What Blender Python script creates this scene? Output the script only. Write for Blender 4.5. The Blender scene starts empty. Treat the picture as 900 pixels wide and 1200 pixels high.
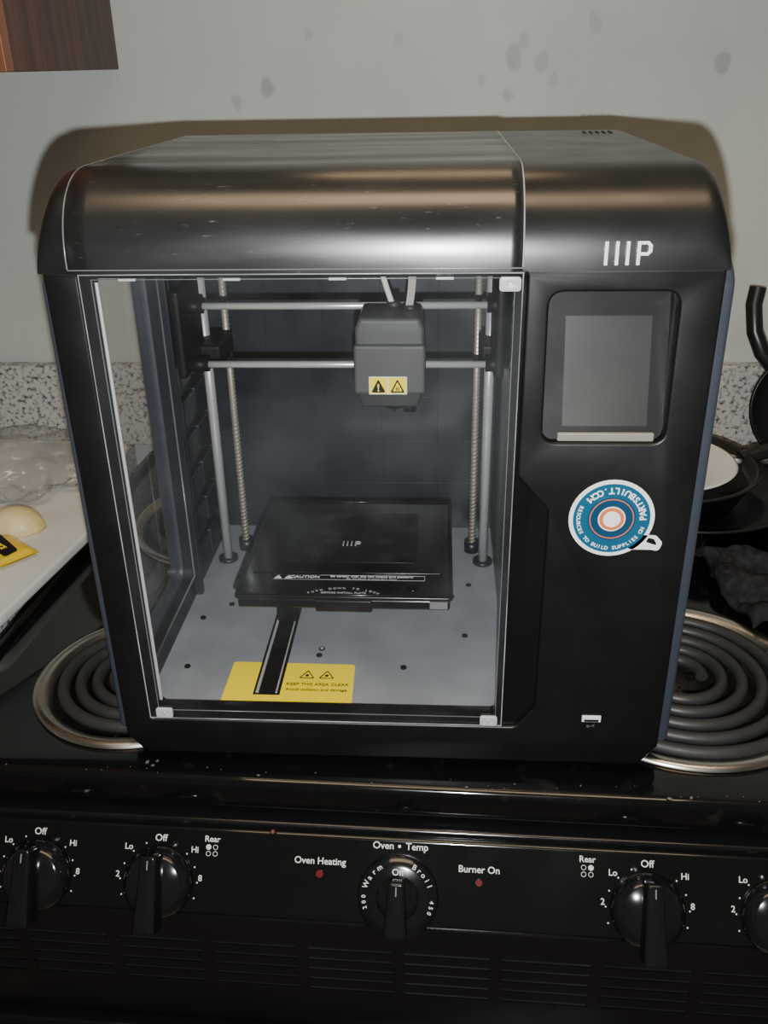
import bpy, bmesh, random
from math import *
from mathutils import Vector, Matrix, noise
random.seed(4)
S=bpy.context.scene
# ---------------------------------------------------------------- helpers
def mat(name,col,rough=.5,metal=0,nscale=0,ramt=0,bump=0,bscale=60,col2=None,cscale=8,coat=0,spec=.5,stretch=None,emit=None,crange=(.35,.65)):
    m=bpy.data.materials.new(name);m.use_nodes=True
    N=m.node_tree.nodes;L=m.node_tree.links;b=N['Principled BSDF']
    b.inputs['Base Color'].default_value=(*col,1);b.inputs['Roughness'].default_value=rough
    b.inputs['Metallic'].default_value=metal;b.inputs['Coat Weight'].default_value=coat
    b.inputs['Coat Roughness'].default_value=.05
    b.inputs['Specular IOR Level'].default_value=spec
    tc=N.new('ShaderNodeTexCoord');mp=N.new('ShaderNodeMapping');L.new(tc.outputs['Object'],mp.inputs['Vector'])
    if stretch: mp.inputs['Scale'].default_value=stretch
    def nz(s,d=4):
        n=N.new('ShaderNodeTexNoise');n.inputs['Scale'].default_value=s;n.inputs['Detail'].default_value=d
        L.new(mp.outputs['Vector'],n.inputs['Vector']);return n
    if ramt:
        n=nz(nscale or 20);r=N.new('ShaderNodeMapRange')
        r.inputs['From Min'].default_value=.3;r.inputs['From Max'].default_value=.7
        r.inputs['To Min'].default_value=max(0,rough-ramt);r.inputs['To Max'].default_value=rough+ramt
        L.new(n.outputs['Fac'],r.inputs['Value']);L.new(r.outputs['Result'],b.inputs['Roughness'])
    if col2:
        n=nz(cscale,6);r=N.new('ShaderNodeMapRange');r.inputs['From Min'].default_value=crange[0];r.inputs['From Max'].default_value=crange[1]
        x=N.new('ShaderNodeMix');x.data_type='RGBA';x.inputs[6].default_value=(*col,1);x.inputs[7].default_value=(*col2,1)
        L.new(n.outputs['Fac'],r.inputs['Value']);L.new(r.outputs['Result'],x.inputs[0]);L.new(x.outputs[2],b.inputs['Base Color'])
    if bump:
        n=nz(bscale,3);bp=N.new('ShaderNodeBump');bp.inputs['Strength'].default_value=bump;bp.inputs['Distance'].default_value=.001
        L.new(n.outputs['Fac'],bp.inputs['Height']);L.new(bp.outputs['Normal'],b.inputs['Normal'])
    if emit: b.inputs['Emission Color'].default_value=(*emit[0],1);b.inputs['Emission Strength'].default_value=emit[1]
    return m
def glass(name,tint=(1,1,1),refl=1.0,haze=.03,hazecol=(.7,.75,.8)):
    m=bpy.data.materials.new(name);m.use_nodes=True;N=m.node_tree.nodes;L=m.node_tree.links
    N.remove(N['Principled BSDF']);out=N['Material Output']
    t=N.new('ShaderNodeBsdfTransparent');t.inputs['Color'].default_value=(*tint,1)
    g=N.new('ShaderNodeBsdfGlossy');g.inputs['Roughness'].default_value=.03
    d=N.new('ShaderNodeBsdfDiffuse');d.inputs['Color'].default_value=(*hazecol,1)
    lw=N.new('ShaderNodeLayerWeight');lw.inputs['Blend'].default_value=.5
    p=N.new('ShaderNodeMath');p.operation='POWER';p.inputs[1].default_value=5;L.new(lw.outputs['Facing'],p.inputs[0])
    q=N.new('ShaderNodeMath');q.operation='MULTIPLY_ADD';q.inputs[1].default_value=.9;q.inputs[2].default_value=.045*refl;L.new(p.outputs[0],q.inputs[0])
    nz=N.new('ShaderNodeTexNoise');nz.inputs['Scale'].default_value=9;nz.inputs['Detail'].default_value=8
    tc=N.new('ShaderNodeTexCoord');L.new(tc.outputs['Object'],nz.inputs['Vector'])
    r=N.new('ShaderNodeMapRange');r.inputs['From Min'].default_value=.42;r.inputs['From Max'].default_value=.75;r.inputs['To Min'].default_value=haze*.3;r.inputs['To Max'].default_value=haze*2.2
    L.new(nz.outputs['Fac'],r.inputs['Value'])
    m1=N.new('ShaderNodeMixShader');L.new(r.outputs['Result'],m1.inputs[0]);L.new(t.outputs[0],m1.inputs[1]);L.new(d.outputs[0],m1.inputs[2])
    m2=N.new('ShaderNodeMixShader');L.new(q.outputs[0],m2.inputs[0]);L.new(m1.outputs[0],m2.inputs[1]);L.new(g.outputs[0],m2.inputs[2])
    L.new(m2.outputs[0],out.inputs['Surface']);return m
def empty(name,rotz=0):
    e=bpy.data.objects.new(name,None);S.collection.objects.link(e);e.rotation_euler=(0,0,rotz);e.empty_display_size=.05;return e
def mk(name,me,m,parent=None,smooth=False,M=None):
    o=bpy.data.objects.new(name,me);S.collection.objects.link(o)
    if m is not None:
        me.materials.clear();me.materials.append(m)
    if parent: o.parent=parent
    if M is not None: o.matrix_local=M
    if smooth and hasattr(me,'polygons'):
        for p in me.polygons:p.use_smooth=True
    return o
def bevel(o,w,seg=3,ang=35):
    b=o.modifiers.new('bevel','BEVEL');b.width=w;b.segments=seg;b.limit_method='ANGLE';b.angle_limit=radians(ang)
    for p in o.data.polygons:p.use_smooth=True
    o.modifiers.new('wn','WEIGHTED_NORMAL')
def box(name,a,b,m,parent=None,bv=0,M=None,seg=3):
    me=bpy.data.meshes.new(name);bm=bmesh.new()
    x=[(min(a[i],b[i]),max(a[i],b[i])) for i in range(3)]
    v=[bm.verts.new((x[0][i],x[1][j],x[2][k])) for i in (0,1) for j in (0,1) for k in (0,1)]
    for f in ((0,1,3,2),(4,6,7,5),(0,4,5,1),(2,3,7,6),(0,2,6,4),(1,5,7,3)): bm.faces.new([v[i] for i in f])
    bmesh.ops.recalc_face_normals(bm,faces=bm.faces);bm.to_mesh(me);bm.free()
    o=mk(name,me,m,parent,M=M)
    if bv: bevel(o,bv,seg)
    return o
def rpoly(pts,r,n=6):
    out=[];k=len(pts)
    if not isinstance(r,(list,tuple)): r=[r]*k
    for i in range(k):
        p=Vector(pts[i]);a=Vector(pts[i-1])-p;b=Vector(pts[(i+1)%k])-p
        if r[i]<=0: out.append(tuple(p));continue
        la,lb=a.length,b.length;a.normalize();b.normalize()
        th=acos(max(-1,min(1,a.dot(b))));d=min(r[i]/tan(th/2),la*.49,lb*.49)
        p0=p+a*d;p1=p+b*d
        for j in range(n+1):
            t=j/n;out.append(tuple((1-t)**2*p0+2*t*(1-t)*p+t*t*p1))
    return out
def rect(x0,z0,x1,z1,r=0,n=6): return rpoly([(x0,z0),(x1,z0),(x1,z1),(x0,z1)],r,n)
def circ(cx,cy,r,n=48): return [(cx+r*cos(2*pi*i/n),cy+r*sin(2*pi*i/n)) for i in range(n)]
def plate(name,outs,d0,d1,m,parent=None,frame='XZ',bv=0,M=None):
    cu=bpy.data.curves.new(name,'CURVE');cu.dimensions='2D';cu.fill_mode='BOTH'
    cu.extrude=(d1-d0)/2-bv;cu.bevel_depth=bv;cu.bevel_resolution=2;cu.offset=-bv
    for pts in outs:
        s=cu.splines.new('POLY');s.points.add(len(pts)-1)
        for i,p in enumerate(pts): s.points[i].co=(p[0],p[1],0,1)
        s.use_cyclic_u=True
    to=bpy.data.objects.new('t',cu);S.collection.objects.link(to)
    dg=bpy.context.evaluated_depsgraph_get();me=bpy.data.meshes.new_from_object(to.evaluated_get(dg))
    bpy.data.objects.remove(to);bpy.data.curves.remove(cu)
    md=(d0+d1)/2
    for v in me.vertices:
        a,b,c=v.co
        v.co=(a,md+c,b) if frame=='XZ' else ((a,b,md+c) if frame=='XY' else (md+c,a,b))
    bm=bmesh.new();bm.from_mesh(me);bmesh.ops.remove_doubles(bm,verts=bm.verts,dist=1e-6)
    bmesh.ops.recalc_face_normals(bm,faces=bm.faces);bm.to_mesh(me);bm.free();me.name=name
    for p in me.polygons:p.use_smooth=True
    me.set_sharp_from_angle(angle=radians(33))
    return mk(name,me,m,parent,M=M)
def cyl(name,p0,p1,r,m,parent=None,n=20,r2=None,bv=0):
    p0,p1=Vector(p0),Vector(p1);d=p1-p0;me=bpy.data.meshes.new(name);bm=bmesh.new()
    bmesh.ops.create_cone(bm,cap_ends=True,segments=n,radius1=r,radius2=r if r2 is None else r2,depth=d.length)
    bmesh.ops.transform(bm,matrix=Matrix.Translation((p0+p1)/2)@d.to_track_quat('Z','Y').to_matrix().to_4x4(),verts=bm.verts)
    for f in bm.faces: f.smooth=len(f.verts)==4
    bm.to_mesh(me);bm.free();o=mk(name,me,m,parent)
    if bv: bevel(o,bv)
    return o
def lathe(name,prof,m,parent=None,c=(0,0,0),n=64,M=None):
    me=bpy.data.meshes.new(name);bm=bmesh.new();rings=[]
    for r,z in prof:
        rings.append([bm.verts.new((c[0]+r*cos(2*pi*i/n),c[1]+r*sin(2*pi*i/n),c[2]+z)) for i in range(n)] if r>1e-6 else [bm.verts.new((c[0],c[1],c[2]+z))])
    for a,b in zip(rings,rings[1:]):
        for i in range(n):
            j=(i+1)%n
            if len(a)==1 and len(b)==1: continue
            if len(a)==1: bm.faces.new((a[0],b[i],b[j]))
            elif len(b)==1: bm.faces.new((a[i],a[j],b[0]))
            else: bm.faces.new((a[i],a[j],b[j],b[i]))
    bmesh.ops.recalc_face_normals(bm,faces=bm.faces)
    for f in bm.faces:f.smooth=True
    bm.to_mesh(me);bm.free();return mk(name,me,m,parent,M=M)
def tube(name,pts,r,m,parent=None,cyc=False,M=None):
    cu=bpy.data.curves.new(name,'CURVE');cu.dimensions='3D';cu.bevel_depth=r;cu.bevel_resolution=3;cu.use_fill_caps=True
    s=cu.splines.new('POLY');s.points.add(len(pts)-1)
    for i,p in enumerate(pts): s.points[i].co=(*p,1)
    s.use_cyclic_u=cyc
    to=bpy.data.objects.new('t',cu);S.collection.objects.link(to)
    dg=bpy.context.evaluated_depsgraph_get();me=bpy.data.meshes.new_from_object(to.evaluated_get(dg))
    bpy.data.objects.remove(to);bpy.data.curves.remove(cu);me.name=name
    return mk(name,me,m,parent,smooth=True,M=M)
def text(name,body,size,m,parent,M,ext=.0001,bold=0):
    cu=bpy.data.curves.new(name,'FONT');cu.body=body;cu.size=size;cu.align_x='CENTER';cu.align_y='CENTER';cu.extrude=ext;cu.offset=bold;cu.resolution_u=3
    to=bpy.data.objects.new('t',cu);S.collection.objects.link(to)
    dg=bpy.context.evaluated_depsgraph_get();me=bpy.data.meshes.new_from_object(to.evaluated_get(dg))
    bpy.data.objects.remove(to);bpy.data.curves.remove(cu);me.name=name
    return mk(name,me,m,parent,M=M)
T=Matrix.Translation
RX=lambda a:Matrix.Rotation(radians(a),4,'X')
RZ=lambda a:Matrix.Rotation(radians(a),4,'Z')
def front(x,y,z,rot=0): return T((x,y,z))@RX(90)@RZ(rot)
# ---------------------------------------------------------------- materials
blk=mat('black_plastic',(.0042,.0042,.0046),.40,nscale=30,ramt=.05,spec=.4)
blkg=mat('black_gloss_plastic',(.005,.005,.0055),.18,nscale=18,ramt=.06)
shellm=mat('black_satin_shell',(.007,.007,.0075),.31,nscale=25,ramt=.04,spec=.6)
lidm=mat('smoked_lid',(.009,.009,.0095),.27,nscale=5,ramt=.10,stretch=(1,6,6),spec=.9,col2=(.09,.09,.09),cscale=110,crange=(.66,.80))
sidem=mat('slate_side_panel',(.030,.037,.052),.45,nscale=30,ramt=.05)
inter=mat('chamber_dark_plastic',(.010,.0135,.020),.34,nscale=20,ramt=.08)
inter2=mat('chamber_rib_plastic',(.008,.011,.016),.4,nscale=20,ramt=.05)
floorm=mat('chamber_floor_grey',(.27,.285,.31),.38,nscale=14,ramt=.10,col2=(.21,.225,.25),cscale=25)
steel=mat('polished_steel',(.82,.82,.82),.28,.6,nscale=60,ramt=.05)
screwm=mat('lead_screw_steel',(.50,.46,.38),.4,.6,nscale=60,ramt=.05)
headm=mat('print_head_grey',(.060,.060,.063),.55,nscale=30,ramt=.05)
headd=mat('print_head_dark',(.015,.015,.017),.5,nscale=30,ramt=.05)
bedm=mat('bed_black',(.005,.005,.006),.22,nscale=20,ramt=.1)
yel=mat('yellow_label',(1,.76,.0),.4,nscale=30,ramt=.05)
white=mat('white_print',(.75,.75,.75),.5,nscale=30,ramt=.05)
knobw=mat('panel_lettering',(.55,.54,.52),.5,nscale=30,ramt=.05)
greyp=mat('grey_print',(.16,.16,.16),.5,nscale=30,ramt=.05)
silver=mat('silver_logo',(.75,.75,.76),.35,nscale=30,ramt=.05)
inkblk=mat('black_ink',(.004,.004,.004),.5,nscale=30,ramt=.05,spec=.2)
teal=mat('teal_sticker',(.006,.085,.16),.35,nscale=30,ramt=.05)
navy=mat('navy_sticker',(.008,.045,.10),.35,nscale=30,ramt=.05)
orange=mat('orange_sticker',(.60,.15,.05),.4,nscale=30,ramt=.05)
lcd=mat('lcd_glass',(.020,.019,.018),.4,nscale=9,ramt=.1,col2=(.030,.028,.025),cscale=12,spec=.25)
edge=mat('acrylic_edge',(.12,.125,.13),.2,nscale=30,ramt=.05)
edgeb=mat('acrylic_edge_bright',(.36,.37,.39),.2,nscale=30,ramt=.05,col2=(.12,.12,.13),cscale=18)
clip=mat('clear_clip',(.42,.44,.44),.3,nscale=30,ramt=.05)
pane=glass('clear_acrylic',haze=.018)
pane2=glass('side_acrylic',haze=.05,refl=1.6)
enamel=mat('black_enamel',(.004,.004,.0045),.09,nscale=12,ramt=.06,bump=.10,bscale=25,col2=(.016,.015,.014),cscale=60,crange=(.62,.85))
panelm=mat('control_panel_gloss',(.004,.004,.0045),.12,nscale=12,ramt=.05)
fascm=mat('fascia_black',(.005,.005,.006),.25,nscale=12,ramt=.05,spec=.4)
slotm=mat('louvre_black',(.014,.014,.015),.4,nscale=12,ramt=.05,spec=.4)
knobm=mat('knob_black',(.006,.006,.007),.14,nscale=20,ramt=.05)
chrome=mat('chrome_trim_ring',(.55,.53,.50),.28,1,nscale=12,ramt=.12)
bowlm=mat('grimy_drip_bowl',(.10,.095,.09),.4,.9,nscale=15,ramt=.15,col2=(.04,.035,.03),cscale=18)
coilm=mat('burner_coil',(.030,.029,.029),.5,.2,nscale=60,ramt=.1)
redl=mat('indicator_red',(.10,.006,.005),.25,nscale=30,ramt=.05)
cast=mat('nonstick_black',(.010,.010,.011),.35,nscale=20,ramt=.1)
ceram=mat('white_ceramic',(.72,.72,.70),.2,nscale=20,ramt=.05)
towelm=mat('charcoal_towel',(.014,.014,.016),.95,bump=1,bscale=350,col2=(.030,.030,.032),cscale=120,spec=.1)
wood=mat('cherry_wood',(.085,.026,.012),.4,nscale=20,ramt=.06,col2=(.035,.010,.006),cscale=4,stretch=(9,9,.6))
wood2=mat('cherry_wood_light',(.26,.10,.045),.4,nscale=20,ramt=.06,col2=(.18,.065,.03),cscale=6,stretch=(7,7,.6))
board=mat('white_board',(.68,.68,.66),.45,nscale=20,ramt=.06,col2=(.57,.56,.52),cscale=9)
onionm=mat('onion_skin',(.62,.48,.20),.4,nscale=20,ramt=.05,col2=(.7,.62,.38),cscale=20)
bagm=glass('bag_film',tint=(.95,.96,.97),refl=1.6,haze=.10,hazecol=(.8,.8,.8))
plain=mat('plain_paint',(.40,.36,.30),.7,nscale=20,ramt=.05)
floorr=mat('floor_tile',(.18,.13,.09),.4,nscale=20,ramt=.08,col2=(.13,.09,.06),cscale=5)
# wall paint with water-drop stains
wallm=mat('wall_paint',(.47,.485,.475),.55,nscale=6,ramt=.08,bump=.25,bscale=90)
N=wallm.node_tree.nodes;L=wallm.node_tree.links;b=N['Principled BSDF']
geo=N.new('ShaderNodeNewGeometry');nz=N.new('ShaderNodeTexNoise');nz.inputs['Scale'].default_value=55;nz.inputs['Detail'].default_value=5;L.new(geo.outputs['Position'],nz.inputs['Vector'])
nzb=N.new('ShaderNodeTexNoise');nzb.inputs['Scale'].default_value=7;nzb.inputs['Detail'].default_value=6;L.new(geo.outputs['Position'],nzb.inputs['Vector'])
acc=None
for (x,z,r,k) in [(.104,.452,.011,.5),(.136,.449,.010,.42),(.10,.415,.006,.4),(-.17,.428,.007,.6),(-.205,.412,.005,.4),(.33,.443,.008,.5),(.19,.483,.007,.35),(.15,.428,.006,.35),(-.02,.472,.006,.3),(-.30,.35,.006,.3),(-.12,.475,.006,.3),(.115,.468,.008,.35),(.07,.43,.004,.35)]:
    sb=N.new('ShaderNodeVectorMath');sb.operation='SUBTRACT';L.new(geo.outputs['Position'],sb.inputs[0]);sb.inputs[1].default_value=(x,.61,z)
    ml=N.new('ShaderNodeVectorMath');ml.operation='MULTIPLY';ml.inputs[1].default_value=(1.2,0,.85);L.new(sb.outputs[0],ml.inputs[0])
    ln=N.new('ShaderNodeVectorMath');ln.operation='LENGTH';L.new(ml.outputs[0],ln.inputs[0])
    ad=N.new('ShaderNodeMath');ad.operation='MULTIPLY_ADD';ad.inputs[1].default_value=.022;L.new(nz.outputs['Fac'],ad.inputs[0]);L.new(ln.outputs['Value'],ad.inputs[2])
    mr=N.new('ShaderNodeMapRange');mr.inputs['From Min'].default_value=r+.009;mr.inputs['From Max'].default_value=r+.0145;mr.inputs['To Min'].default_value=k;mr.inputs['To Max'].default_value=0
    L.new(ad.outputs[0],mr.inputs['Value'])
    if acc is None: acc=mr.outputs['Result']
    else:
        mx=N.new('ShaderNodeMath');mx.operation='MAXIMUM';L.new(acc,mx.inputs[0]);L.new(mr.outputs['Result'],mx.inputs[1]);acc=mx.outputs[0]
rb=N.new('ShaderNodeMapRange');rb.inputs['From Min'].default_value=.5;rb.inputs['From Max'].default_value=.75;rb.inputs['To Max'].default_value=.22
L.new(nzb.outputs['Fac'],rb.inputs['Value'])
mx=N.new('ShaderNodeMath');mx.operation='MAXIMUM';L.new(acc,mx.inputs[0]);L.new(rb.outputs['Result'],mx.inputs[1])
x=N.new('ShaderNodeMix');x.data_type='RGBA';x.inputs[6].default_value=(.535,.55,.52,1);x.inputs[7].default_value=(.25,.27,.27,1)
L.new(mx.outputs[0],x.inputs[0]);L.new(x.outputs[2],b.inputs['Base Color'])
# granite
gran=mat('speckled_granite',(.5,.5,.5),.25)
N=gran.node_tree.nodes;L=gran.node_tree.links;b=N['Principled BSDF']
tc=N.new('ShaderNodeTexCoord');v=N.new('ShaderNodeTexVoronoi');v.inputs['Scale'].default_value=300;L.new(tc.outputs['Object'],v.inputs['Vector'])
v2=N.new('ShaderNodeTexNoise');v2.inputs['Scale'].default_value=190;v2.inputs['Detail'].default_value=5;L.new(tc.outputs['Object'],v2.inputs['Vector'])
cr=N.new('ShaderNodeValToRGB');cr.color_ramp.elements[0].position=.34;cr.color_ramp.elements[0].color=(.09,.09,.10,1);cr.color_ramp.elements[1].position=.51;cr.color_ramp.elements[1].color=(.54,.53,.51,1)
L.new(v2.outputs['Fac'],cr.inputs['Fac'])
x=N.new('ShaderNodeMix');x.data_type='RGBA';x.blend_type='MULTIPLY';x.inputs[0].default_value=.12;L.new(cr.outputs['Color'],x.inputs[6]);L.new(v.outputs['Color'],x.inputs[7]);L.new(x.outputs[2],b.inputs['Base Color'])
# ---------------------------------------------------------------- room
WY=.61
box('wall_back',(-2.0,WY,-.93),(2.0,WY+.1,1.6),wallm)
box('wall_left',(-2.1,-2.6,-.93),(-2.0,WY+.1,1.6),plain)
box('wall_right',(2.0,-2.6,-.93),(2.1,WY+.1,1.6),plain)
box('wall_front',(-2.1,-2.7,-.93),(2.1,-2.6,1.6),plain)
box('floor',(-2.1,-2.7,-1.03),(2.1,WY+.1,-.93),floorr)
box('ceiling',(-2.1,-2.7,1.6),(2.1,WY+.1,1.7),plain)
# ---------------------------------------------------------------- electric range
RG=empty('electric_range',radians(-1.6))
SZ=-.012;SL,SR=-.372,.392
bur=[(.222,.122,.098,6,.108),(-.219,.098,.074,5,.088),(.215,.40,.074,5,.088),(-.215,.39,.098,6,.108)]
outs=[rect(SL,-.021,SR,.575,.012)]+[circ(c[0],c[1],c[4]-.006,64) for c in bur]
plate('cooktop',outs,SZ-.028,SZ,enamel,RG,'XY',bv=.006)
for xx in (SL+.008,SR-.008): tube('cooktop_side_rim',[(xx,-.005,SZ+.001),(xx,.57,SZ+.001)],.006,enamel,RG)
box('cooktop_underside',(SL+.01,.0,-.075),(SR-.01,.57,-.06),inkblk,RG)
box('oven_body',(SL+.004,-.028,-.925),(SR-.004,.57,-.075),blk,RG,.004)
for i,(cx,cy,cr_,nt,br) in enumerate(bur):
    lathe('trim_ring_%d'%(i+1),[(br+.004,SZ+.0005),(br+.003,SZ+.003),(br-.002,SZ+.004),(br-.008,SZ+.0015),(br-.011,SZ-.003)],chrome,RG,(cx,cy,0),96)
    lathe('drip_bowl_%d'%(i+1),[(br-.011,SZ-.003),(br-.017,SZ-.012),(br*.5,SZ-.022),(.016,SZ-.025),(.012,SZ-.03)],bowlm,RG,(cx,cy,0),96)
    pts=[]
    turns=nt-1;n=turns*56
    for k in range(n+1):
        a=k/n*turns*2*pi+.6*i;r=.020+(cr_-.020)*k/n
        pts.append((cx+r*cos(a),cy+r*sin(a),-.0088))
    tube('coil_%d'%(i+1),pts,.0051,coilm,RG)
    for a in (.5,2.6,4.7): box('coil_bracket',(0.012,-.0015,-.018),(cr_+.002,.0015,-.0135),bowlm,RG,M=T((cx,cy,0))@Matrix.Rotation(a,4,'Z'))
PO=Vector((0,-.032,-.046));PM=T(PO)@Matrix(((1,0,0,0),(0,.574,-.819,0),(0,.819,.574,0),(0,0,0,1)))
PL=.062
box('control_panel',(SL+.002,-PL,-.02),(SR-.002,0,0),panelm,RG,.004,M=PM)
box('panel_shoulder',(SL+.004,-.030,-.075),(SR-.004,.03,-.042),blkg,RG,.003)
def onp(x,t,h=0,rot=0): return PM@T((x,-t,h))@RZ(rot)
def knob(nm,x,t,r=.0245,rot=0):
    lathe(nm+'_skirt',[(0,.0),(r+.001,.0),(r+.001,.002),(r-.0005,.005),(r-.003,.009),(r-.006,.0112),(0,.012)],knobm,RG,n=48,M=onp(x,t,.0005))
    plate(nm+'_grip',[rpoly([(-.0055,r-.001),(-.0065,-.004),(-.008,-r-.005),(.008,-r-.005),(.0065,-.004),(.0055,r-.001)],.003)],.009,.028,knobm,RG,'XY',bv=.0022,M=onp(x,t,.0,rot))
    tube(nm+'_pointer',[(0,r-.004,.0283),(0,r-.010,.0283)],.0005,greyp,RG,M=onp(x,t,0,rot))
def lab(s,x,t,size=.0068,h=.0002,rot=0,b=.00008): text('label_'+s.replace(' ','_').lower(),s,size,knobw,RG,onp(x,t,h,rot),.00008,b)
KX=[-.261,-.170,.176,.264];KT=.040
for i,kx in enumerate(KX):
    knob('burner_knob_%d'%(i+1),kx,KT)
    lab('Off',kx,.0095);lab('Lo',kx-.0235,.0165,.006);lab('Hi',kx+.0255,.0165,.006);lab('2',kx-.0305,.036,.006);lab('8',kx+.0305,.036,.006)
    for k in range(11):
        a=radians(-20+22*k)
        if 4<=k<=5: continue
        cyl('tick_dot',onp(kx+.0285*cos(a),KT-.0285*sin(a),0).translation,onp(kx+.0285*cos(a),KT-.0285*sin(a),.0003).translation,.0006,knobw,RG,8)
for kx,f in ((KX[1]+.038,0),(KX[2]-.041,1)):
    lab('Rear',kx,.0085,.006)
    for a in (0,1):
        for c in (0,1):
            p=(kx-.0025+a*.005,.0140+c*.0045)
            if a==f and c==0: cyl('burner_mark',onp(*p,0).translation,onp(*p,.0003).translation,.0019,knobw,RG,16)
            else: tube('burner_mark',[(p[0]+.0016*cos(q*pi/8),-p[1]+.0016*sin(q*pi/8),.0002) for q in range(16)],.00022,knobw,RG,True,M=PM)
ox=.0035
lathe('oven_dial_skirt',[(0,0),(.0285,0),(.0285,.002),(.027,.004),(.020,.0062),(0,.007)],knobm,RG,n=64,M=onp(ox,KT,.0005))
knob('oven_knob',ox,KT,.0165)
lab('Off',ox,.0215,.0062,.0125)
lab('Oven',ox-.0115,.0065);lab('Temp',ox+.0125,.0065);cyl('temp_dot',onp(ox,.0065,0).translation,onp(ox,.0065,.0003).translation,.0011,knobw,RG,12)
def arc_label(s,cx,ct,r,a0,step,size,h):
    for i,ch in enumerate(s):
        a=radians(a0-step*i)
        text('dial_letter',ch,size,knobw,RG,onp(cx+r*cos(a),ct-r*sin(a),h)@RZ(degrees(a)-90),.0001,.00005)
arc_label('Warm',ox,KT,.0238,160,12,.0052,.0062)
arc_label('Broil',ox,KT,.0238,62,10,.0052,.0062)
arc_label('200',ox,KT,.0238,198,9,.0040,.0062)
arc_label('450',ox,KT,.0238,-4,9,.0040,.0062)
lab('Oven Heating',-.053,.0195,.0066);cyl('oven_light',onp(-.053,.028,0).translation,onp(-.053,.028,.001).translation,.0026,redl,RG,20)
lab('Burner On',.060,.0195,.0066);cyl('burner_light',onp(.060,.028,0).translation,onp(.060,.028,.001).translation,.0024,redl,RG,20)
FY=-.068
outs=[rect(SL+.002,-.205,SR-.002,-.096,.002)]
slots=[]
for row in range(5):
    z=-.124-row*.0105
    xx=SL+.03
    while xx<SR-.09:
        slots.append(rect(xx,z,xx+.062,z+.0034,.0012,3));xx+=.07
plate('vent_fascia',outs+slots,FY,FY+.004,fascm,RG,'XZ')
for row in range(5):
    z=-.124-row*.0105
    box('louvre_blade',(SL+.02,FY+.0015,z-.0008),(SR-.02,FY+.010,z+.0004),slotm,RG)
box('vent_backing',(SL+.004,FY+.010,-.2),(SR-.004,FY+.02,-.098),inkblk,RG)
box('oven_door',(SL+.004,FY-.012,-.75),(SR-.004,-.028,-.21),panelm,RG,.006)
tube('oven_handle',[(SL+.06,FY-.012,-.27),(SL+.06,FY-.055,-.27),(SR-.06,FY-.055,-.27),(SR-.06,FY-.012,-.27)],.011,knobm,RG)
box('storage_drawer',(SL+.004,FY-.008,-.9),(SR-.004,-.028,-.757),panelm,RG,.006)
me=bpy.data.meshes.new('food_crumbs');bm=bmesh.new()
cr_pts=[(-.185,-.006,.0014),(-.180,-.009,.001),(-.178,-.004,.0010),(.19,-.018,.0014),(.205,-.016,.0011),(-.10,-.014,.0009),(.05,-.016,.0009),(.265,-.010,.001)]
cr_pts+=[(random.uniform(-.33,.33),random.uniform(-.017,-.008),random.uniform(.0003,.0006)) for _ in range(30)]
for (x,y,r) in cr_pts:
    M_=T((x,y,SZ+r*.5))@Matrix.Rotation(random.random()*3,4,'Z')@Matrix.Diagonal((r*1.5,r,r*.6,1))
    bmesh.ops.create_icosphere(bm,subdivisions=1,radius=1,matrix=M_)
bm.to_mesh(me);bm.free();mk('crumbs',me,mat('crumb',(.10,.09,.08),.8,nscale=30,ramt=.05),RG)
p=onp(-.088,.001,.001).translation
cyl('dried_food_speck',p,p+Vector((0,-.0015,.0012)),.0024,mat('dried_sauce',(.12,.03,.015),.6,nscale=30,ramt=.05),RG,7,r2=.0008)
# ---------------------------------------------------------------- 3D printer
PR=empty('desktop_3d_printer')
X0,X1=-.197,.183;ZS=.346;YB=.33
hole=rpoly([(-.178,.344),(.0755,.344),(.0755,.221),(.0955,.198),(.0955,.046),(.083,.0285),(-.178,.0285)],[.003,.003,.006,.008,.010,.008,.004])
lcdh=rpoly([(.089,.243),(.161,.243),(.160,.333),(.088,.333)],.009)
plate('front_frame',[rpoly([(X0+.012,-.002),(X1-.012,-.002),(X1,.014),(X1,ZS),(X0-.001,ZS),(X0,.014)],[.004,.004,.006,.003,.003,.006]),hole,lcdh],0,.012,blk,PR,'XZ',bv=.0016)
plate('front_inner_frame',[rpoly([(X0+.014,.002),(X1-.004,.002),(X1-.004,ZS-.002),(X0+.004,ZS-.002),(X0+.004,.016)],.002),rect(-.172,.034,.069,.341,.004),lcdh],.004,.016,blkg,PR,'XZ',bv=.0008)
def quad(name,vs,m,parent):
    me=bpy.data.meshes.new(name);me.from_pydata(vs,[],[tuple(range(len(vs)))]);return mk(name,me,m,parent)
quad('screen_bezel',[(.086,.006,.243),(.164,.006,.243),(.164,.030,.335),(.086,.030,.335)],inkblk,PR)
box('screen_recess_floor',(.087,.001,.2415),(.163,.03,.2435),blk,PR)
box('screen_recess_cap',(.085,.004,.333),(.165,.034,.336),blk,PR)
box('screen_recess_wall',(.085,.004,.24),(.088,.034,.336),blk,PR)
box('screen_recess_wall_r',(.161,.004,.24),(.164,.034,.336),blk,PR)
ly=lambda z:.006+(z-.243)*.024/.092-.0006
for nm,a,m,o in (('screen_border',(.0995,.250,.1525,.3155),inkblk,0),('touch_screen',(.1010,.2515,.1510,.3140),lcd,.0005)):
    quad(nm,[(a[0],ly(a[1])-o,a[1]),(a[2],ly(a[1])-o,a[1]),(a[2],ly(a[3])-o,a[3]),(a[0],ly(a[3])-o,a[3])],m,PR)
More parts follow.
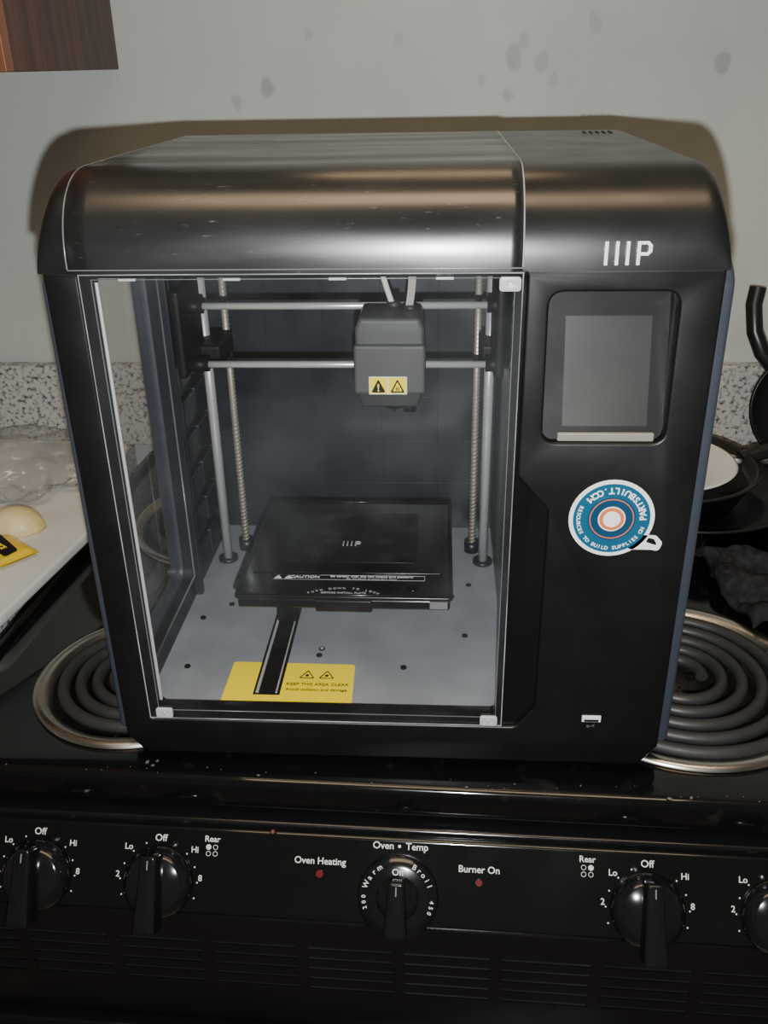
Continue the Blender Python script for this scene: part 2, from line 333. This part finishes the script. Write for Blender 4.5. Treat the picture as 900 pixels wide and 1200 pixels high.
box('screen_flash_lit_ledge',(.098,.0015,.2436),(.155,.0050,.2490),mat('ledge_flash_lit',(.22,.20,.17),.35,nscale=30,ramt=.05),PR,.001)  # flash light falling on the recess ledge, put into its pale base colour
# body shells
wl=rect(.020,.05,.165,.338,.012)
plate('left_wall',[rect(.012,.0,YB,ZS,.002),wl],X0+.004,X0+.012,inter2,PR,'YZ')
side=rpoly([(.010,.012),(.022,.002),(YB-.01,.002),(YB,.02),(YB,.352),(.05,.362),(.012,.338)],[.01,.008,.01,.01,.02,.02,.015])
plate('left_side_panel',[side,wl],-.2055,X0+.005,sidem,PR,'YZ',bv=.003)
quad('left_window',[(X0+.001,.016,.046),(X0+.001,.17,.046),(X0+.001,.17,.342),(X0+.001,.016,.342)],pane2,PR)
plate('right_wall',[rect(.012,.0,YB,ZS,.002)],X1-.012,X1-.004,blk,PR,'YZ')
plate('right_side_panel',[side],X1-.005,.1925,sidem,PR,'YZ',bv=.003)
box('rear_panel',(X0+.005,YB-.012,0),(X1-.005,YB,ZS),blk,PR,.002)
box('base_pan',(X0+.006,.014,0.0),(X1-.006,YB-.012,.0255),blk,PR,.002)
for fx_ in (X0+.03,X1-.03):
    for fy in (.04,.29): cyl('foot',(fx_,fy,-.0037),(fx_,fy,.001),.012,blk,PR)
H=.050;Rr=.016;EA=X0-.0035;EB=X1+.0015;PX=2.8;PY=2.25
def shell(name,xa,xb,off,ya,yb,m,rz=.052,back=True,z0=ZS):
    def fx(x):
        d=min(x-EA,EB-x)
        return 1 if d>=Rr else max(0,1-(1-max(d,0)/Rr)**PX)**(1/PX)
    k=20
    xs=[]
    for i in range(k+1): xs.append(EA+Rr*(1-cos(i/k*pi/2)**(2/PX)))
    for i in range(1,24): xs.append(EA+Rr+(EB-EA-2*Rr)*i/24)
    for i in range(k+1): xs.append(EB-Rr*(1-max(0,cos((k-i)/k*pi/2))**(2/PX)))
    xs=sorted(x for x in xs if xa+1e-4<x<xb-1e-4);xs=[xa]+xs+[xb]
    ys=[(rz*(1-max(0,cos(i/k*pi/2))**(2/PY)),sin(i/k*pi/2)**(2/PY)) for i in range(k+1)]
    ys+=[(rz+(yb-.02-rz)*i/6,1) for i in range(1,7)]
    ys+=[(yb-.02*(1-sin(i/8*pi/2)),cos(i/8*pi/2)) for i in range(1,9)] if back else [(yb,1)]
    me=bpy.data.meshes.new(name);bm=bmesh.new();G=[]
    for y,fy in ys:
        G.append([bm.verts.new((x,y+ya-(off if fy<1 or y<.1 else 0)*(1 if y<.1 else -1),z0+H*fy*fx(x)+(off if fy>.02 else 0))) for x in xs])
    for r0,r1 in zip(G,G[1:]):
        for i in range(len(xs)-1): bm.faces.new((r0[i],r0[i+1],r1[i+1],r1[i]))
    ge=bmesh.ops.extrude_edge_only(bm,edges=[e for e in bm.edges if e.is_boundary])
    for v in [g for g in ge['geom'] if isinstance(g,bmesh.types.BMVert)]: v.co.z-=.0015
    bmesh.ops.recalc_face_normals(bm,faces=bm.faces)
    for f in bm.faces:f.smooth=True
    bm.to_mesh(me);bm.free()
    o=mk(name,me,m,PR);return o,xs,ys,fx
shell('top_shell',EA,EB,0,0,YB,shellm)
_,xs,ys,fx=shell('top_lid',-.1825,.0725,.0014,0,.292,lidm,back=False)
for xx in (-.1825,.0725):
    tube('lid_edge',[(xx,y-(.0014 if y<.1 else 0),ZS+H*fy*fx(xx)+.0012) for y,fy in ys],.0005,edgeb if xx>0 else edge,PR)
tube('lid_lower_edge',[(-.1825,-.0014,ZS+.0006),(.0725,-.0014,ZS+.0006)],.0004,edge,PR)
tube('shell_seam',[(X0+.004,.001,ZS-.0004),(X1-.004,.001,ZS-.0004)],.0006,inkblk,PR)
for i in range(5): tube('top_vent',[(.140+i*.005,.27,ZS+H+.0003),(.140+i*.005,.285,ZS+H+.0003)],.0008,inkblk,PR)
def logo(parent,cx,z,w,h,m,Mf):
    s=w/5.2;q=s*.36
    for i in range(3): box('logo_bar',(-w/2+i*s*1.15,-h/2,0),(-w/2+i*s*1.15+q,h/2,.0008),m,parent,M=Mf)
    a=-w/2+3*s*1.15
    plate('logo_p',[[(a,-h/2),(a+q,-h/2),(a+q,-h*.10),(a+s*1.2,-h*.10),(a+s*1.6,h*.06),(a+s*1.6,h*.34),(a+s*1.2,h/2),(a,h/2)],[(a+q,h*.04),(a+s*1.05,h*.04),(a+s*1.22,h*.12),(a+s*1.22,h*.29),(a+s*1.05,h*.37),(a+q,h*.37)]],0,.0008,m,parent,'XY',M=Mf)
logo(PR,0,0,.026,.0125,silver,T((.1290,-.0004,.3540))@RX(87))
# door
quad('door_pane',[(-.177,-.0005,.0305),(.073,-.0005,.0305),(.073,-.0005,.3445),(-.177,-.0005,.3445)],pane,PR)
tube('door_edge',[(-.177,-.001,.0305),(.073,-.001,.0305),(.073,-.001,.3440),(-.177,-.001,.3440)],.0005,edgeb,PR,True)
tube('door_inner_edge',[(-.1715,.003,.0345),(.069,.003,.0345),(.069,.003,.3405),(-.1715,.003,.3405)],.0004,edge,PR,True)
for x,z in ((.066,.338),(.064,.035),(-.166,.0355)):
    plate('door_clip',[rect(x-.006,z-.004,x+.006,z+.004,.002),circ(x,z,.0014,12)],-.0025,-.0005,clip,PR,'XZ',bv=.0004)
    cyl('door_screw',(x,-.0032,z),(x,-.001,z),.0012,steel,PR)
for x in (-.15,-.09,-.03,.03): box('door_tab',(x-.005,.0005,.3400),(x+.005,.003,.3415),clip,PR,.0004)
tube('door_hinge_rod',[(-.1705,.008,.04),(-.1705,.008,.338)],.0012,steel,PR)
# chamber
CX0,CX1,CY,FZ=X0+.012,.079,.302,.030
box('chamber_floor',(CX0,.016,.026),(CX1,CY,FZ),floorm,PR)
box('chamber_back',(CX0,CY,.02),(CX1,CY+.006,ZS),inter,PR)
box('chamber_right',(CX1,.016,.02),(CX1+.004,CY+.006,ZS),inter,PR)
box('chamber_roof',(X0+.008,.014,ZS-.004),(X1-.008,YB-.013,ZS-.001),inter2,PR)
w=(CX1-CX0)/5
for i in range(5):
    for j in range(7):
        z=FZ+.006+j*.044
        box('back_relief',(CX0+i*w+.0004,CY-.0005,z),(CX0+(i+1)*w-.0004,CY+.001,z+.0434),inter,PR,.0002,seg=1)
for j in range(9):
    z=FZ+.014+j*.034
    for k in range(3): box('left_rib',(CX0-.001,.180+k*.040,z),(CX0+.005,.180+k*.040+.033,z+.024),inter2,PR,.0018,seg=2)
box('left_pillar',(CX0-.001,.167,FZ),(CX0+.006,.174,ZS-.004),inter,PR,.001)
tube('window_rail',[(CX0+.002,.026,.336),(CX0+.002,.160,.336),(CX0+.002,.162,.052),(CX0+.002,.026,.052)],.0009,edge,PR,True)
for xx in (-.170,.069):
    cyl('z_rod',(xx,.232,FZ),(xx,.232,ZS-.004),.0042,steel,PR);cyl('rod_foot',(xx,.232,FZ),(xx,.232,FZ+.003),.009,inter2,PR)
for xx in (-.157,.0595):
    cyl('lead_screw',(xx,.255,FZ),(xx,.255,ZS-.004),.0030,screwm,PR)
    tube('screw_thread',[(xx+.0031*cos(a*.7),.255+.0031*sin(a*.7),FZ+.004+a*.00042) for a in range(720)],.0005,screwm,PR)
    cyl('screw_nut',(xx,.255,FZ),(xx,.255,FZ+.010),.007,inter2,PR)
for nm,a,c in (('left',-.178,-.150),('right',.060,.078)):
    box('gantry_carriage_'+nm,(a,.200,.226),(c,.250,.246),inkblk,PR,.003)
    box('gantry_arm_'+nm,(a+.004 if a<0 else c-.010,.154,.232),(a+.012 if a<0 else c-.002,.215,.300),inkblk,PR,.003)
for z in (.2875,.2425):
    cyl('x_rod',(-.168,.16,z),(.072,.16,z),.0027,steel,PR)
    cyl('rod_collar',(-.166,.16,z),(-.150,.16,z),.0055,inkblk,PR);cyl('rod_collar',(.062,.16,z),(.074,.16,z),.0055,inkblk,PR)
# print head
hx0,hx1=-.032,.0165
plate('print_head_body',[rpoly([(hx0+.002,.232),(hx1-.002,.232),(hx1,.245),(hx1,.282),(hx1-.003,.290),(hx0+.003,.290),(hx0,.282),(hx0,.245)],[.002,.002,.002,.004,.004,.004,.004,.002])],.112,.160,headm,PR,'XZ',bv=.003)
plate('print_head_cover',[rpoly([(hx0-.001,.236),(hx1+.001,.236),(hx1+.001,.272),(hx0-.001,.272)],.003)],.1085,.135,headm,PR,'XZ',bv=.0022)
plate('head_lower_shroud',[rpoly([(hx0+.004,.226),(hx1-.004,.226),(hx1-.001,.238),(hx0+.001,.238)],.002)],.110,.158,headd,PR,'XZ',bv=.0015)
cyl('nozzle_block',(-.006,.135,.219),(-.006,.135,.228),.009,inkblk,PR);cyl('nozzle',(-.006,.135,.214),(-.006,.135,.219),.0012,headd,PR,r2=.004)
cyl('fan_duct',(.006,.118,.220),(.006,.122,.228),.0045,inkblk,PR)
plate('head_label',[rect(-.0225,.2365,.0045,.2495,.0005)],.1078,.1084,white,PR,'XZ')
for cx in (-.0158,-.0022):
    plate('head_label_yellow',[rect(cx-.0062,.2372,cx+.0062,.2488,.0004)],.1074,.1079,yel,PR,'XZ')
    plate('warning_triangle',[rpoly([(cx-.0052,.2380),(cx+.0052,.2380),(cx,.2480)],.0008),rpoly([(cx-.0034,.2390),(cx+.0034,.2390),(cx,.2460)],.0004)] if cx>-.01 else [rpoly([(cx-.0052,.2380),(cx+.0052,.2380),(cx,.2480)],.0008)],.1070,.1075,inkblk,PR,'XZ')
text('warning_mark','!',.0075,yel,PR,front(-.0158,.1067,.2415),.0001,.0002)
text('warning_heat','III',.0036,inkblk,PR,front(-.0022,.1067,.2408),.0001,.0001)
ptfe=mat('ptfe_tube',(.7,.7,.66),.4,nscale=30,ramt=.05);rib=mat('ribbon_cable',(.45,.42,.38),.5,nscale=30,ramt=.05)
tube('filament_tube',[(-.006-.010*(t/12)-.002*sin(t/12*3),.145-.02*(t/12),.289+.053*t/12) for t in range(13)],.0021,ptfe,PR)
for dx in (0,.0018,.0036): tube('head_cable',[(.003+dx+.003*sin(t/12*3),.140-.015*(t/12),.289+.053*t/12) for t in range(13)],.0010,rib,PR)
cyl('tube_fitting',(-.006,.145,.289),(-.006,.145,.295),.005,headd,PR);cyl('cable_gland',(.006,.140,.289),(.006,.140,.293),.005,headd,PR)
# bed
bx0,bx1,by0,by1,bz=-.123,.039,.058,.220,.0975
plate('bed_plate',[rect(bx0,by0,bx1,by1,.004)],bz-.003,bz,bedm,PR,'XY',bv=.0008)
tube('bed_rim',[(bx0+.002,by0+.002,bz+.0003),(bx1-.002,by0+.002,bz+.0003),(bx1-.002,by1-.002,bz+.0003),(bx0+.002,by1-.002,bz+.0003)],.0009,blkg,PR,True)
plate('bed_surface',[rect(bx0+.008,by0+.034,bx1-.008,by1-.008,.002)],bz,bz+.0010,bedm,PR,'XY',bv=.0003)
plate('bed_surface_inner',[rect(bx0+.028,by0+.050,bx1-.028,by1-.026,.002)],bz+.0009,bz+.0012,mat('bed_scuffed',(.007,.007,.008),.4,nscale=35,ramt=.15,col2=(.035,.035,.033),cscale=55,crange=(.50,.75)),PR,'XY')
box('bed_tray',(bx0+.002,by0+.002,bz-.012),(bx1-.002,by1-.002,bz-.0035),blkg,PR,.002)
box('bed_handle',(-.062,by0-.004,bz-.011),(-.020,by0+.004,bz-.001),blkg,PR,.0015)
box('bed_handle_slot',(-.054,by0-.0046,bz-.0085),(-.028,by0-.0036,bz-.0045),inkblk,PR)
for x in (bx0+.030,bx1-.03): cyl('bed_magnet',(x,by0+.0135,bz),(x,by0+.0135,bz+.0006),.004,blkg,PR)
box('bed_qr_label',(bx1-.017,by0+.0012,bz-.010),(bx1-.004,by0+.0018,bz-.004),greyp,PR)
box('bed_slide_post',(-.106,.125,FZ),(-.088,.148,bz-.012),inkblk,PR,.002)
bedt=lambda x,y,z=.0003:T((x,y,bz+z))
lg=mat('light_print',(.40,.40,.40),.5,nscale=30,ramt=.05)
cy0=by0+.0245
plate('caution_border',[rect(-.098,cy0,.018,cy0+.007),rect(-.0976,cy0+.0004,.0176,cy0+.0066)],bz,bz+.0002,lg,PR,'XY')
box('caution_panel',(-.098,cy0+.0001,bz),(-.062,cy0+.0069,bz+.0002),inkblk,PR)
text('caution_text','CAUTION',.0050,white,PR,bedt(-.0735,cy0+.0037),.0001,.0001)
for q in (-.094,-.086): plate('caution_triangle',[rpoly([(q-.003,cy0+.001),(q+.003,cy0+.001),(q,cy0+.006)],.0004)],bz+.0002,bz+.0004,white,PR,'XY')
text('caution_line','Be careful with the hot nozzle and platform',.0036,white,PR,bedt(-.0225,cy0+.005),.0001,.00004)
text('caution_line','Do not touch to avoid burn injury',.0028,lg,PR,bedt(-.0225,cy0+.0017),.0001,.00004)
logo(PR,0,0,.0150,.0066,lg,T((-.042,.138,bz+.0013)))
for i,ch in enumerate('PUSH DOWN TO LOCK'):
    a=radians(130-5*i);text('bed_arc_text',ch,.0032,lg,PR,T((-.042+.040*cos(a),by0-.018+.030*sin(a),bz+.0003))@RZ(degrees(a)-90),.0001,.00003)
text('bed_arc_text_line','BEFORE INSTALL PLATE',.0032,lg,PR,bedt(-.042,by0+.0055),.0001,.00003)
plate('floor_label',[rpoly([(-.131,.0155),(-.034,.0165),(-.0355,.0675),(-.1305,.0685)],.003)],FZ,FZ+.0003,yel,PR,'XY')
box('floor_slot',(-.1085,.028,FZ),(-.0885,.150,FZ+.0006),inkblk,PR)
tube('slot_edge',[(-.1055,.030,FZ+.001),(-.1055,.150,FZ+.001)],.0012,steel,PR)
tube('slot_edge',[(-.0912,.030,FZ+.001),(-.0912,.150,FZ+.001)],.0007,steel,PR)
lx,lyy=-.062,.048
for q in (-.009,.006): plate('label_triangle',[rpoly([(lx+q-.006,lyy+.001),(lx+q+.006,lyy+.001),(lx+q,lyy+.011)],.0008),rpoly([(lx+q-.0048,lyy+.0016),(lx+q+.0048,lyy+.0016),(lx+q,lyy+.0097)],.0006)],FZ+.0003,FZ+.0006,inkblk,PR,'XY')
for q in (-.009,.006): cyl('label_icon',(lx+q,lyy+.0045,FZ+.0003),(lx+q,lyy+.0045,FZ+.0006),.0014,inkblk,PR,10)
text('label_line','KEEP THIS AREA CLEAR',.0045,inkblk,PR,T((lx,.0415,FZ+.0004)),.0001,.00002)
text('label_line','Avoid collision and damage',.0042,inkblk,PR,T((lx,.035,FZ+.0004)),.0001,.00002)
for x,y in ((-.166,.061),(.002,.065),(-.064,.088),(-.065,.079),(-.150,.152),(-.153,.20),(-.14,.19),(.05,.11),(.055,.19),(.04,.17),(-.17,.13)):
    cyl('floor_screw',(x,y,FZ),(x,y,FZ+.001),.0024,inkblk,PR,14)
cyl('floor_screw_ring',(-.064,.088,FZ+.001),(-.064,.088,FZ+.0014),.0014,steel,PR,12)
tube('cable_loop',[(.074,.27,.16),(.072,.262,.175),(.068,.26,.20),(.070,.262,.22),(.077,.27,.235)],.002,inkblk,PR)
# front sticker
sx,sz=.1345,.1935;yy=-.0001
plate('sticker_base',[circ(sx,sz,.0262)],yy-.0004,yy,white,PR,'XZ')
plate('sticker_handle',[rpoly([(sx+.016,sz-.011),(sx+.0285,sz-.0115),(sx+.0330,sz-.0165),(sx+.031,sz-.0225),(sx+.026,sz-.0215),(sx+.010,sz-.0215)],.003)],yy-.0004,yy,white,PR,'XZ')
plate('sticker_handle_slot',[rpoly([(sx+.0240,sz-.0130),(sx+.0275,sz-.0140),(sx+.0300,sz-.0185),(sx+.0225,sz-.0160)],.0010)],yy-.0007,yy-.0003,blk,PR,'XZ')
plate('sticker_ring',[circ(sx,sz,.0236)],yy-.0007,yy-.0003,teal,PR,'XZ')
plate('sticker_inner_disc',[circ(sx,sz,.0150)],yy-.0009,yy-.0005,navy,PR,'XZ')
for r,m_ in ((.0152,teal),(.0136,orange)): plate('sticker_thin_ring',[circ(sx,sz,r),circ(sx,sz,r-.0006)],yy-.0011,yy-.0007,m_,PR,'XZ')
plate('sticker_centre',[circ(sx,sz,.0084)],yy-.0011,yy-.0006,white,PR,'XZ')
plate('sticker_orange_ring',[circ(sx,sz,.0076)],yy-.0013,yy-.0009,orange,PR,'XZ')
plate('sticker_white_core',[circ(sx,sz,.0054)],yy-.0016,yy-.0012,white,PR,'XZ')
for i,ch in enumerate('PARTSBUILT.COM'):
    a=radians(2+10.3*i);text('sticker_letter',ch,.0058,white,PR,T((sx+.0193*cos(a),yy-.0009,sz+.0193*sin(a)))@RX(90)@RZ(degrees(a)+90),.0001,.00014)
for i,ch in enumerate('RESOURCES TO BUILD SUPPLIES ON'):
    a=radians(158+6.3*i);text('sticker_small_letter',ch,.0034,white,PR,T((sx+.0205*cos(a),yy-.0009,sz+.0205*sin(a)))@RX(90)@RZ(degrees(a)+90),.0001,.00006)
box('usb_port',(.1285,-.0012,.0355),(.1415,.0005,.0405),silver,PR,.0004);box('usb_slot',(.130,-.0016,.0362),(.140,-.001,.0378),inkblk,PR)
text('usb_icon','o-<',.004,greyp,PR,front(.135,-.0002,.0315),.0001)
# ---------------------------------------------------------------- surroundings
box('countertop',(-1.6,-.02,-.05),(SL-.010,WY-.001,-.001),gran,None,.003)
box('kitchen_counter',(SR+.018,-.04,-.05),(1.6,WY-.001,-.001),gran,None,.003)
box('base_cabinet',(-1.6,.02,-.93),(SL-.012,WY-.001,-.051),wood,None,.002)
box('drawer_cabinet',(SR+.020,.02,-.93),(1.6,WY-.001,-.051),wood,None,.002)
box('backsplash',(-1.6,WY-.02,-.0005),(1.6,WY-.001,.108),gran,None,.002)
uc=empty('upper_cabinet')
box('cabinet_box',(-1.2,.33,.447),(-.336,WY-.001,1.2),wood,uc,.001)
box('cabinet_face_frame',(-1.2,.315,.447),(-.336,.331,1.2),wood2,uc,.001)
box('cabinet_door',(-.85,.297,.46),(-.36,.314,1.19),wood2,uc,.004)
rh=empty('range_hood')
plate('hood_canopy',[rpoly([(.22,.84),(.22,.90),(.32,.98),(WY-.001,.98),(WY-.001,.84)],.004)],-.334,.43,plain,rh,'YZ')
box('hood_lamp_lens',(-.10,.30,.836),(.14,.40,.8395),ceram,rh)
plate('cutting_board',[rpoly([(-.365,.135),(-.338,.33),(-.375,.575),(-.75,.58),(-.75,.14)],.03,8)],0,.012,board,None,'XY',bv=.003)
me=bpy.data.meshes.new('plastic_bag');bm=bmesh.new();bmesh.ops.create_icosphere(bm,subdivisions=5,radius=1)
for v in bm.verts:
    n=noise.noise(v.co*2.3)*.35+abs(noise.noise(v.co*6))*.25
    p=v.co*(1+n);v.co=(-.465+p.x*.080,.46+p.y*.085,max(.0125,.028+p.z*.025))
for f in bm.faces:f.smooth=True
bm.to_mesh(me);bm.free();mk('plastic_bag',me,bagm)
me=bpy.data.meshes.new('halved_onion');bm=bmesh.new();bmesh.ops.create_uvsphere(bm,u_segments=40,v_segments=24,radius=1)
for v in bm.verts:
    a=atan2(v.co.y,v.co.x);k=1+.02*sin(a*12);tip=.35*max(0,v.co.x-.75)
    v.co=(-.418+(v.co.x+tip)*.028*k,.322+v.co.y*.023*k,max(.0122,.016+v.co.z*.021))
for f in bm.faces:f.smooth=True
bm.to_mesh(me);bm.free();mk('halved_onion',me,onionm)
sp=empty('seasoning_packet');sp.location=(-.406,.268,.0165);sp.rotation_euler=(0,0,radians(-38))
me=bpy.data.meshes.new('pouch');bm=bmesh.new();G=[]
for i in range(25):
    r=[]
    for j in range(17):
        u,v_=i/24*2-1,j/16*2-1
        h=.0065*(1-u**4)*(1-v_**4)+.0008*sin(u*20)*(abs(u)>.7);r.append((u*.030,v_*.020,h))
    G.append(r)
for sg in (1,-1):
    V=[[bm.verts.new((p[0],p[1],p[2]*sg*(.6 if sg<0 else 1))) for p in r] for r in G]
    for i in range(24):
        for j in range(16): bm.faces.new((V[i][j],V[i+1][j],V[i+1][j+1],V[i][j+1]))
bmesh.ops.remove_doubles(bm,verts=bm.verts,dist=1e-6);bmesh.ops.recalc_face_normals(bm,faces=bm.faces)
for f in bm.faces:f.smooth=True
bm.to_mesh(me);bm.free();mk('pouch',me,mat('packet_yellow',(.75,.52,.02),.3,nscale=20,ramt=.05),sp)
plate('packet_band',[rpoly([(-.024,-.012),(.024,-.012),(.021,.003),(-.022,.008)],.003)],.0060,.0073,inkblk,sp,'XY')
text('packet_text','SPICE',.008,yel,sp,T((0,-.005,.0075)),.0001,.0003)
# pans
def pan(o,c,R,h,m,hdir,hl=.17):
    lathe('pan_body',[(0,0),(R*.74,0),(R*.80,.002),(R,h),(R+.003,h+.001),(R+.002,h+.003),(R-.002,h+.002),(R*.78,.006),(R*.72,.005),(0,.005)],m,o,c,80)
    d=Vector((cos(hdir),sin(hdir),0));p=Vector(c)+d*(R-.004)+Vector((0,0,h-.006))
    pts=[p+d*(hl*t/10)+Vector((0,0,.02*sin(t/10*pi/2))) for t in range(11)]
    tube('pan_handle',[tuple(q) for q in pts],.0095,m,o)
    for s in(-1,1): cyl('rivet',tuple(p+Vector((-d.y,d.x,0))*s*.006-d*.004),tuple(p+Vector((-d.y,d.x,0))*s*.006-d*.012+Vector((0,0,.002))),.003,steel,o,12)
f1=empty('frying_pan');pan(f1,(.300,.435,-.0035),.118,.022,cast,radians(-6),.14)
f2=empty('skillet');pan(f2,(.270,.438,.0025),.106,.042,cast,radians(14),.12)
lathe('dinner_plate',[(0,.0),(.050,0),(.055,.002),(.085,.014),(.086,.0155),(.083,.016),(.053,.0055),(0,.005)],ceram,None,(.268,.436,.034),80)
f3=empty('saucepan')
f3.location=(.462,.545,.075);f3.rotation_euler=(radians(80),0,radians(-4))
lathe('pan_body',[(0,0),(.058,0),(.061,.002),(.066,.030),(.069,.031),(.066,.033),(.059,.006),(0,.005)],cast,f3,(0,0,-.010),64)
tube('pan_handle',[(-.045,.045,.012),(-.060,.062,.014),(-.070,.085,.012),(-.073,.115,.006),(-.070,.135,.004)],.0095,cast,f3)
me=bpy.data.meshes.new('dish_towel');bm=bmesh.new();nx,ny=56,56;G=[]
for i in range(nx+1):
    r=[]
    for j in range(ny+1):
        u,v_=i/nx,j/ny
        x=.283+u*.118+.014*noise.noise((u*2,v_*3,1))+.02*(1-v_);y=.175+v_*.135+.012*noise.noise((u*3,v_*2,5))-.010*u
        z=.010+.010*noise.noise((u*4+3,v_*4,2))+.004*sin(v_*14+u*5)+.004*noise.noise((u*11,v_*11,7))
        e=min(u,v_,1-u,1-v_);z=z if e>.05 else z-.01*(1-e/.05)
        r.append(bm.verts.new((x,y,max(z,-.003))))
    G.append(r)
for i in range(nx):
    for j in range(ny): bm.faces.new((G[i][j],G[i+1][j],G[i+1][j+1],G[i][j+1]))
for f in bm.faces:f.smooth=True
bm.to_mesh(me);bm.free();o=mk('dish_towel',me,towelm);sd=o.modifiers.new('s','SOLIDIFY');sd.thickness=.006;sd.offset=-1
# ---------------------------------------------------------------- camera and lights
cd=bpy.data.cameras.new('camera');cam=bpy.data.objects.new('camera',cd);S.collection.objects.link(cam);S.camera=cam
cam.location=(.02780,-.50967,.44851);cam.rotation_euler=(1.11195,.01756,.05824)
cd.sensor_fit='VERTICAL';cd.sensor_height=24;cd.lens=24*1065.47/1200;cd.clip_start=.01
def area(name,loc,rot,sx_,sy_,pw,col):
    l=bpy.data.lights.new(name,'AREA');l.shape='RECTANGLE';l.size=sx_;l.size_y=sy_
    l.energy=pw;l.color=col;o=bpy.data.objects.new(name,l);S.collection.objects.link(o);o.location=loc;o.rotation_euler=rot;return o
l=bpy.data.lights.new('phone_flash','POINT');l.energy=27;l.color=(.95,.99,.98);l.shadow_soft_size=.004
o=bpy.data.objects.new('phone_flash',l);S.collection.objects.link(o);o.location=(.032,-.515,.408)
area('ceiling_lamp',(.05,-.28,1.55),(0,0,0),1.1,.40,10,(1,.72,.43))
area('hood_lamp',(.02,.35,.832),(0,0,0),.24,.10,.45,(1,.68,.36))
W=bpy.data.worlds.new('world');S.world=W;W.use_nodes=True;W.node_tree.nodes['Background'].inputs[0].default_value=(.5,.45,.4,1);W.node_tree.nodes['Background'].inputs[1].default_value=.2
